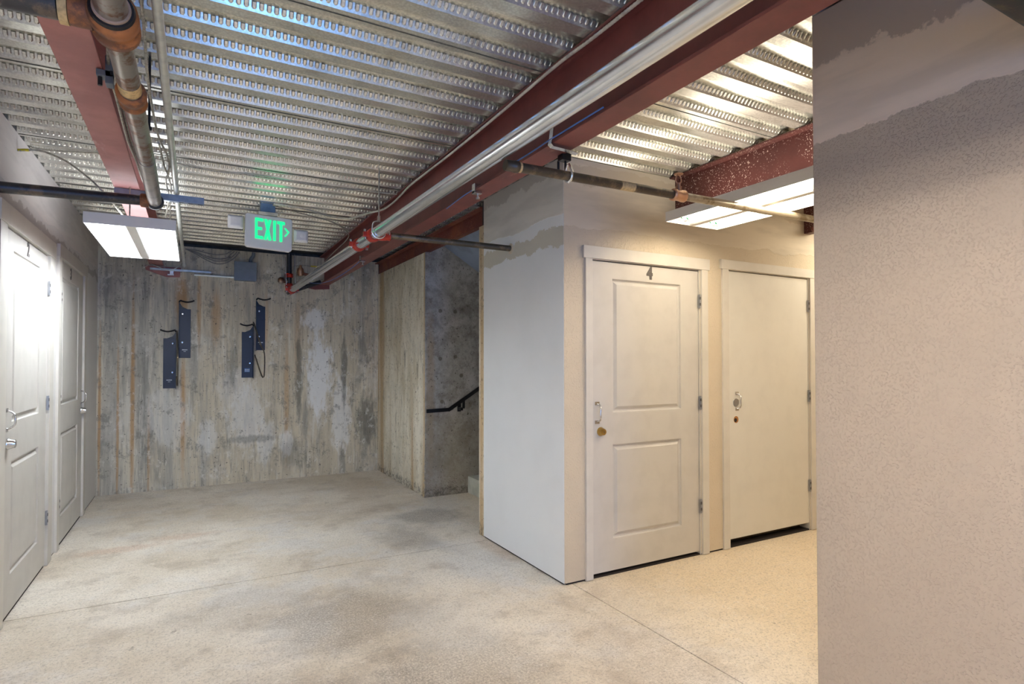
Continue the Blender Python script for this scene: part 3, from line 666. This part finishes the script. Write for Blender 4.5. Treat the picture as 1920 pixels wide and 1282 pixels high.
# ---------------------------------------------------------------- left pipes
lp = thing('rusty_pipe', 'rusty steel pipe with orange fittings beside the left beam', 'pipe')
X0 = -.200
MB().cyl((X0, 1.98, 2.35), (X0, 3.185, 2.35), .0345, 26).build('pipe', RUSTP, lp)
lbl(MB().cyl((X0, 3.187, 2.35), (X0-.008, 3.985, 2.350), .0365, 26).build('pipe', plain('grey_brown_pipe', (.42, .38, .34), .35, .6, .15), lp), 'cleaner grey-brown far length of pipe')
MB().lathe((X0, 2.405, 2.35), (X0, 4, 2.35), [(0, .037), (.004, .047), (.045, .047), (.050, .042), (.080, .041), (.086, .046), (.10, .046), (.104, .036)], 28).build('coupling', RUSTF, lp)
lbl(MB().lathe((X0, 2.325, 2.35), (X0, 4, 2.35), [(0, .0352), (.065, .0355)], 26).build('paper_label', TAPE, lp), 'tan paper label')
MB().lathe((X0, 1.875, 2.35), (X0, 4, 2.35), [(0, .046), (.004, .060), (.045, .062), (.052, .054), (.080, .054), (.086, .061), (.112, .060), (.118, .036)], 32).build('tee', RUSTF, lp)
lbl(MB().lathe((X0, 1.862, 2.35), (X0, 4, 2.35), [(0, .052), (.012, .055)], 32).build('gasket', BLKM, lp), 'black rubber gasket')
lbl(MB().lathe((X0, 1.855, 2.35), (X0, 4, 2.35), [(0, .045), (.010, .046)], 32).build('lip', plain('flaking_lip', (.50, .36, .27), .8), lp), 'flaking pink lip')
MB().cyl((X0, -.5, 2.35), (X0, 1.86, 2.35), .040, 24).build('pipe', RUSTP, lp)
MB().cyl((X0-.05, 1.93, 2.355), (X0-.10, 1.93, 2.355), .042, 20).build('side_outlet', RUSTF, lp)
lbl(MB().cyl((X0-.102, 1.93, 2.355), (X0-.122, 1.93, 2.355), .044, 16).build('collar', TAPE, lp), 'peeling tan collar')
MB().lathe((X0-.008, 3.99, 2.35), (X0-.008, 5, 2.35), [(0, .040), (.006, .047), (.03, .047), (.036, .038), (.05, .02)], 24).build('elbow', BLKP, lp)
MB().lathe((X0-.035, 4.01, 2.35), (-1, 4.03, 2.35), [(0, .036), (.006, .040), (.040, .040), (.046, .034)], 20).build('side_outlet', RUSTF, lp)
xp = tag(MB().cyl((X0-.125, 1.93, 2.355), (-.93, 1.95, 2.352), .036, 20).build('black_pipe', BLKP), 'black pipe across top left corner from the rusty tee', 'pipe')
xp = thing('black_pipe', 'long black steel pipe crossing left to the end of rusty pipe', 'pipe')
MB().cyl((X0-.075, 4.015, 2.35), (-.93, 3.860, 2.298), .0300, 22).build('pipe', BLKP, xp)
hg = thing('pipe_hanger', 'thin dark rod hanger right of the rusty pipe', 'hanger')
MB().cyl((-.172, 2.88, 2.395), (-.172, 2.88, ZD), .005, 8).build('rod', BLKM, hg)
MB().cyl((-.172, 2.88, 2.386), (-.172, 2.88, 2.40), .010, 6).build('nut', BLKM, hg)
cl = thing('beam_clamp', 'grey slotted beam clamp on the pinkish left beam', 'clamp')
MB().box(-.312, -.262, 2.50, 2.545, 2.425, 2.446).box(-.285, -.262, 2.50, 2.545, 2.40, 2.50).build('clamp_body', BOXG, cl, .001)
MB().box(-.286, -.2855, 2.508, 2.518, 2.42, 2.436).box(-.270, -.2615, 2.496, 2.4995, 2.43, 2.445).build('slot', BLKM, cl)
MB().cyl((-.302, 2.52, 2.395), (-.302, 2.52, 2.43), .0075, 8).build('screw', BLKM, cl)
ss = thing('strut_channel', 'blue-grey slotted strut below left beam', 'strut')
MB().box(-.425, .052, 4.170, 4.210, 2.405, 2.4085).box(-.425, .052, 4.170, 4.1725, 2.4085, 2.447).box(-.425, .052, 4.2075, 4.210, 2.4085, 2.447).build('channel', STRUT, ss)
for k in range(9): MB().box(-.40+k*.052, -.375+k*.052, 4.184, 4.196, 2.4035, 2.4049).build('slot', BLKM, ss)
cd = thing('conduit', 'straight pale zinc conduit along the ceiling to back wall', 'conduit')
MB().cyl((-.105, -.5, 2.468), (-.100, 7.30, 2.466), .0150, 18).build('pipe', EMT, cd)
MB().lathe((-.100, 7.28, 2.466), (-.100, 8, 2.466), [(0, .016), (.004, .020), (.07, .020)], 16).build('connector', EMT, cd)
s2 = thing('strut_channel', 'pale short strut on the back wall under light conduit', 'strut')
MB().box(-.42, .165, 7.315, 7.345, 2.395, 2.418).build('channel', plain('pale_strut', (.60, .66, .70), .35, .5), s2, .002)
MB().box(-.235, -.20, 7.32, 7.35, 2.35, 2.395).box(-.255, -.195, 7.315, 7.345, 2.345, 2.358).build('clamp', CHROME, s2)
jb = thing('junction_box', 'square blue-grey electrical box on the back wall', 'electrical box')
MB().box(.402, .628, YB-.10, YB-.0065, 2.336, 2.545).build('box', BOXG, jb, .003)
MB().box(.398, .632, YB-.104, YB-.1002, 2.332, 2.549).build('cover', BOXG, jb, .002)
for a in (.455, .575): MB().cyl((a, YB-.108, 2.352), (a, YB-.104, 2.352), .005, 8).build('screw', CHROME, jb)
tag(MB().cyl((.40, YB-.035, 2.370), (.0, YB-.035, 2.371), .0125, 14).lathe((.40, YB-.035, 2.370), (0, YB-.035, 2.370), [(0, .018), (.028, .018)], 14).build('conduit', EMT), 'short horizontal pale conduit left of the grey box', 'conduit')
tag(MB().tube([(.575, YB-.04, 2.545), (.575, YB-.04, 2.59), (.600, YB-.04, 2.63), (.605, YB-.04, 2.672)], .020, 14).build('conduit', BOXG), 'grey curved conduit rising from the grey box', 'conduit')

# armoured cables
def cable(label, pts, r=.0055, mat=MC, rib=.22, step=.009, tape=None):
    r_ = thing('armoured_cable', label, 'cable'); MB().tube(pts, r, 8, step, rib, False).build('sheath', mat, r_)
    if tape: lbl(MB().tube(tape, r*1.25, 8).build('tape', YEL, r_), 'yellow tape')
    return r_
cable('silver armoured cable running along top of the main beam', [(1.372, -.3, 2.672), (1.371, 1.0, 2.672), (1.369, 1.75, 2.673), (1.360, 2.03, 2.675), (1.362, 2.35, 2.672), (1.365, 2.63, 2.670), (1.366, 3.2, 2.668), (1.362, 3.66, 2.670), (1.350, 3.95, 2.662), (1.366, 4.2, 2.662), (1.367, 4.45, 2.650), (1.35, 4.70, 2.655), (1.29, 4.87, 2.662), (1.215, 5.12, 2.667), (1.141, 5.2, 2.672), (1.0, 5.16, 2.675), (.83, 5.05, 2.676), (.66, 5.0, 2.674), (.56, 5.02, 2.68)], .0078, plain('bright_cable', (.70, .68, .62), .35, .6), .2, .010)
cable('second cable with yellow tape from exit sign box down beam to riser', [(.56, 5.06, 2.68), (.80, 5.20, 2.674), (1.05, 5.32, 2.668), (1.24, 5.55, 2.665), (1.345, 5.8, 2.660), (1.36, 6.0, 2.640), (1.362, 6.3, 2.630), (1.362, 6.7, 2.615), (1.35, 6.95, 2.58), (1.34, 7.15, 2.56), (1.27, 7.22, 2.545), (1.15, 7.22, 2.55), (1.03, 7.2, 2.53)], .0055, MC, .2, .01, [(1.295, 7.212, 2.547), (1.26, 7.221, 2.546), (1.225, 7.222, 2.548)])
cable('cable stretched across the ceiling deck from left wall to main beam', [(-.87, 4.42, 2.69), (-.76, 4.417, 2.688), (-.52, 4.34, 2.688), (-.3, 4.31, 2.69), (-.197, 4.29, 2.688), (.109, 4.36, 2.686), (.366, 4.33, 2.684), (.8, 4.36, 2.684), (1.12, 4.33, 2.686), (1.362, 4.30, 2.688)], .006, MC, .25, .009)
cable('cable dropping from left wall to the left light, yellow tape at wall', [(-.885, 4.21, 2.60), (-.80, 4.215, 2.618), (-.74, 4.20, 2.605), (-.64, 4.14, 2.55), (-.53, 4.09, 2.455), (-.45, 4.10, 2.37), (-.40, 4.16, 2.31), (-.37, 4.24, 2.275)], .0062, MC, .2, .008, [(-.884, 4.211, 2.603), (-.86, 4.213, 2.609), (-.835, 4.214, 2.613)])
cable('armoured cable hugging right edge of pinkish beam', [(-.262, 1.9, 2.50), (-.245, 2.10, 2.475), (-.262, 2.35, 2.47), (-.278, 2.55, 2.47), (-.281, 2.9, 2.462), (-.283, 3.3, 2.458), (-.272, 3.6, 2.458), (-.27, 3.9, 2.46), (-.258, 4.2, 2.462)], .0058, MC, .2, .008)
cable('armoured cable between pinkish beam and the rusty pipe, inner one', [(-.235, 1.9, 2.52), (-.225, 2.1, 2.51), (-.245, 2.4, 2.50), (-.272, 2.6, 2.51), (-.283, 3.0, 2.52), (-.28, 3.5, 2.50), (-.235, 3.85, 2.46), (-.20, 4.15, 2.47)], .0058, MC, .2, .008)
cable('armoured cable just left of the rusty pipe, under coupling', [(-.255, 1.9, 2.52), (-.232, 2.1, 2.495), (-.235, 2.3, 2.49), (-.255, 2.52, 2.47), (-.268, 2.62, 2.45)], .0058, MC, .2, .008)
cable('armoured cable to the right of rusty pipe, dropping past coupling', [(-.165, 1.75, 2.56), (-.150, 1.95, 2.53), (-.150, 2.2, 2.50), (-.158, 2.5, 2.47), (-.160, 2.9, 2.47), (-.150, 3.2, 2.46), (-.128, 3.45, 2.47), (-.122, 3.62, 2.46), (-.133, 3.75, 2.455), (-.150, 3.95, 2.46), (-.15, 4.4, 2.475), (-.20, 5.2, 2.52)], .0055, MC, .2, .008)
cable('thin pale cable right of rusty pipe end running to the left light', [(-.16, 3.40, 2.50), (-.145, 3.62, 2.455), (-.135, 3.78, 2.455), (-.128, 4.1, 2.46), (-.15, 4.6, 2.50), (-.17, 5.4, 2.55)], .0050, MC, .12, .01)
for i, (d, s, e) in enumerate(((0, 'lowest', 0), (.03, 'second lowest', .02), (.055, 'second highest', .05), (.10, 'highest', .08))):
    cable('%s of four slack grey cables drooping on the back wall' % s, [(-.09, YB-.05, 2.650), (.02, YB-.045, 2.60+d*.45), (.12, YB-.04, 2.545+d*.8), (.22, YB-.035-.004*i, 2.512+d*1.0), (.32, YB-.04, 2.530+d), (.41-e, YB-.04, 2.60+d*.4), (.455-e, YB-.045, 2.672)], .0048, plain('grey_cable', (.30, .29, .27), .5, .3) if i == 0 else bpy.data.materials['grey_cable'], 0, .02)
cable('loose thin cable hanging below left light across the strut', [(-.42, 6.5, 2.30), (-.40, 7.1, 2.42), (-.35, 7.30, 2.43), (-.27, 7.30, 2.400), (-.20, 7.30, 2.41), (-.14, 7.31, 2.46), (-.12, 7.32, 2.50)], .0045, EMT, 0, .02)

# ---------------------------------------------------------------- light fixtures
def fixture(label, x0, x1, y0, y1, z, tmat, depth=.065, ends=False, group=None, up=9):
    r = thing('light_fixture', label, 'light', group=group)
    w = x1-x0; t = .004; cc = (x0+x1)/2; ch = .030
    MB().box(x0, x1, y0, y1, z+depth-.004, z+depth).box(x0, x0+t, y0, y1, z, z+depth-.004).box(x1-t, x1, y0, y1, z, z+depth-.004).box(x0+t, x1-t, y0, y0+t, z, z+depth-.004).box(x0+t, x1-t, y1-t, y1, z, z+depth-.004).build('housing', FIX, r)
    for a, b in ((x0+t, cc-ch), (cc+ch, x1-t)):
        q = (b-a)
        MB().prism([(a, z+.006), (a+q*.14, z+depth-.010), (a+q*.86, z+depth-.010), (b, z+.006), (b, z+depth-.005), (a, z+depth-.005)], 1, y0+.006, y1-.006).build('reflector', FIX, r)
    MB().prism([(cc-ch+.001, z+depth-.006), (cc-ch+.006, z+.002), (cc+ch-.006, z+.002), (cc+ch-.001, z+depth-.006)], 1, y0+.005, y1-.005).build('ballast_cover', FIX, r)
    for k in range(6):
        half = (cc-ch-x0-t); base = x0+t if k < 3 else cc+ch
        x = base+half*(.26+.27*(k % 3)); zz = z+.040
        tb = MB().cyl((x, y0+.030, zz), (x, y1-.030, zz), .0127, 14).build('tube', tmat, r)
        for ya, yb in ((y0+.006, y0+.0295), (y1-.0295, y1-.006)):
            MB().box(x-.010, x+.010, ya, yb, zz-.018, zz+.014).build('tube_holder', FIX, r, .002)
        if ends: MB().cyl((x, y1-.044, zz), (x, y1-.0302, zz), .0132, 14).build('end_cap', TG, tb)
    if up <= 0: return r
    l = area('added_upfill', (cc, (y0+y1)/2, z+depth+.012), (0, 0, 1), w*.8, (y1-y0)*.9, up, tuple(tmat.node_tree.nodes['Principled BSDF'].inputs['Emission Color'].default_value)[:3])  # added fill lamp above the closed housing, brightens deck and upper walls
    l.parent = r
    return r
f1 = fixture('six-tube fluorescent light below the left beam', -.562, -.100, 4.075, 5.290, 2.200, TC, up=3)
for yy in (4.13, 5.22): MB().cyl((-.342, yy, 2.2655), (-.342, yy, 2.4495), .004, 8).build('hanger_rod', MC, f1)
fixture('assumed six-tube fluorescent light above the viewpoint, outside the picture', .30, .76, -.10, 1.115, 2.420, TN, up=4)  # unseen fixture, assumed and placed to light the right wall and floor
f2 = fixture('six-tube fluorescent light under the speckled beam at right', 2.660, 3.134, 1.545, 2.768, 2.300, TW, .062, True, up=4.5)
for yy in (1.64, 2.64): MB().cyl((2.992, yy, 2.3625), (2.992, yy, 2.4045), .004, 8).build('hanger_rod', MC, f2)
hb = thing('steel_bracket', 'red-brown steel bracket beside right light on the cream wall', 'bracket')
MB().box(4.44, 4.52, 2.93, YH-.001, 2.46, 2.70).build('plate', REDR, hb)
MB().tube([(4.52, 2.92, 2.47), (4.44, 2.92, 2.465), (4.40, 2.91, 2.475), (4.395, 2.91, 2.49)], .014).build('hook', REDS, hb)

# ---------------------------------------------------------------- exit sign
YE = 5.10
ex = thing('exit_sign', 'white exit sign with green letters and two emergency lamps', 'sign')
MB().prism([(.355, 2.345), (.370, 2.332), (.690, 2.315), (.712, 2.328), (.716, 2.575), (.703, 2.590), (.372, 2.603), (.358, 2.592)], 1, YE, YE+.045).build('sign_body', PLASTIC, ex, .004)
MB().box(.455, .600, YE-.005, YE+.06, 2.602, 2.628).build('canopy', plain('cream_canopy', (.74, .71, .58), .4), ex, .003)
MB().box(.470, .582, YE, YE+.08, 2.629, 2.699).build('ceiling_box', plain('blue_grey_box', (.16, .25, .35), .4, .4), ex, .002)
def letter(polys, name='letter'):
    m = MB()
    for p in polys: m.prism(p, 1, YE-.0045, YE-.0002)
    return m.build(name, GREEN, ex)
zb, zt = 2.405, 2.570
def ed(x, w, zb, zt): return [(x, zb), (x+w, zb), (x+w, zt), (x, zt)]
s_ = .018
letter([ed(.430, s_, 2.403, 2.572), [(.448, 2.572), (.448, 2.548), (.490, 2.544), (.490, 2.568)], [(.448, 2.499), (.448, 2.476), (.482, 2.474), (.482, 2.497)], [(.448, 2.427), (.448, 2.403), (.490, 2.400), (.490, 2.424)]])
letter([[(.497, 2.399), (.518, 2.398), (.553, 2.563), (.532, 2.565)], [(.531, 2.397), (.553, 2.396), (.520, 2.566), (.498, 2.568)]])
letter([ed(.567, .020, 2.396, 2.562)])
letter([ed(.617, .020, 2.392, 2.560), [(.597, 2.538), (.597, 2.561), (.657, 2.558), (.657, 2.535)]])
letter([[(.652, 2.508), (.664, 2.508), (.692, 2.478), (.680, 2.474)], [(.652, 2.440), (.664, 2.440), (.692, 2.478), (.680, 2.474)]], 'arrow')
bpy.data.objects['arrow'].location.y = -.0006
for s, x, z in ((-1, .285, 2.520), (1, .785, 2.455)):
    h = .058
    m = MB(); a, b = h, h*.70
    m.add([(x-a, YE-.004, z-a*.95), (x+a, YE-.004, z-a*.95), (x+a, YE-.004, z+a*.95), (x-a, YE-.004, z+a*.95), (x-b, YE-.030, z-b*.95), (x+b, YE-.030, z-b*.95), (x+b, YE-.030, z+b*.95), (x-b, YE-.030, z+b*.95), (x-a*.8, YE+.035, z-a*.8), (x+a*.8, YE+.035, z-a*.8), (x+a*.8, YE+.035, z+a*.8), (x-a*.8, YE+.035, z+a*.8)],
          [(4, 5, 6, 7), (0, 1, 5, 4), (1, 2, 6, 5), (2, 3, 7, 6), (3, 0, 4, 7), (0, 1, 9, 8), (1, 2, 10, 9), (2, 3, 11, 10), (3, 0, 8, 11), (8, 9, 10, 11)])
    lh = m.build('emergency_lamp', PLASTIC, ex, .008)
    MB().lathe((x, YE-.0335, z), (x, 9, z), [(0, .010), (.003, .016)], 16).build('bulb', PLASTIC, lh)
    xx = (.352, .343) if s < 0 else (.716, .727)
    MB().box(min(xx), max(xx), YE+.005, YE+.035, z-.075, z+.055).build('lamp_neck', YELP, ex)

# ---------------------------------------------------------------- bike hooks on the back wall
YP = YB-.001
def bike_rack(label, x0, x1, z0, z1, flange, tray, logo, topdir, droop):
    """wall plate, folded flange on one side, curved hook on top, wire tray"""
    r = thing('bike_rack', label, 'bike rack', group=None)
    MB().box(x0, x1, YP-.006, YP, z0, z1).build('wall_plate', BLUEB, r, .0025)
    xf = x0 if flange < 0 else x1
    MB().box(min(xf, xf+flange*.004), max(xf, xf+flange*.004), YP-.060, YP, z0-.01, z1+.07).build('flange', BLKM, r)
    a = x0 if flange < 0 else x1; s = -flange
    MB().prism([(a, z1-.001), (a, z1+.075), (a+s*.012, z1+.055), (a+s*.030, z1+.025), (a+s*.085, z1-.001)], 1, YP-.006, YP-.001).build('fin', BLKM, r)
    hk = [(a, YP-.05, z1+.075), (a+s*.012, YP-.07, z1+.088), (a+s*.03, YP-.09, z1+.080), (a+s*.07, YP-.11, z1+.070), (a+s*.11, YP-.12, z1+.074), (a+s*.145, YP-.13, z1+.088)]
    MB().tube(hk, .0085, 8).build('hook', BLKM, r)
    if tray:
        MB().tube(tray, .0072, 8).build('wheel_tray', BRNP, r)
    m = MB()
    xs = x0+.030 if flange < 0 else x1-.030
    for z in (z1-.055, z1-.055-(z1-z0)*.58):
        q = MB().lathe((xs, YP-.0062, z), (xs, 0, z), [(0, .013), (.003, .012), (.005, .006)], 14).build('screw', CHROME, r)
    lx = (x0+x1)/2; lz = z0+.085
    if logo == 'w':
        q = MB(); random.seed(int(lx*1000))
        for k in range(6): q.box(lx-.027+k*.009, lx-.021+k*.009, YP-.0068, YP-.0062, lz, lz+.011)
        for k in range(3): q.box(lx-.012+k*.008, lx-.007+k*.008, YP-.0068, YP-.0062, lz-.016, lz-.010)
        q.build('small_lettering', LABW, r)['label'] = 'tiny white lettering'
    else:
        MB().box(lx-.028, lx+.028, YP-.0068, YP-.0062, lz-.02, lz+.022).build('label', LABB, r)
        q = MB()
        for k in range(5): q.box(lx-.024+k*.010, lx-.017+k*.010, YP-.0074, YP-.0069, lz+.002, lz+.012)
        q.box(lx-.024, lx+.024, YP-.0074, YP-.0069, lz-.012, lz-.008).build('small_lettering', LABW, r)
    return r
bike_rack('upper left black bike rack plate, second from the left', -.142, -.030, 1.442, 1.985, -1, None, 'w', 1, 0)
bike_rack('leftmost black bike rack plate, lower of the left pair', -.292, -.172, 1.108, 1.657, 1, [(-.163, YP-.05, 1.74), (-.156, YP-.10, 1.62), (-.150, YP-.13, 1.46), (-.150, YP-.13, 1.20), (-.153, YP-.12, 1.145), (-.158, YP-.09, 1.16), (-.162, YP-.05, 1.24)], 'w', -1, 0)
bike_rack('rightmost black bike rack plate, upper of the right pair', .640, .738, 1.535, 2.050, -1, None, 'w', 1, 0)
bike_rack('lower black bike rack plate of the right pair with blue label', .488, .606, 1.215, 1.745, 1, [(.608, YP-.02, 1.86), (.625, YP-.08, 1.80), (.675, YP-.16, 1.60), (.712, YP-.20, 1.49), (.712, YP-.20, 1.26), (.702, YP-.19, 1.225), (.690, YP-.17, 1.235), (.655, YP-.10, 1.36), (.625, YP-.04, 1.48)], 'b', -1, 0)
# dark pipe that enters the near right wall
tag(MB().cyl((1.2, .610, 2.322), (2.06, .610, 2.322), .070, 28).build('dark_pipe', DRKP), 'dark sprayed pipe at the top right corner', 'pipe')
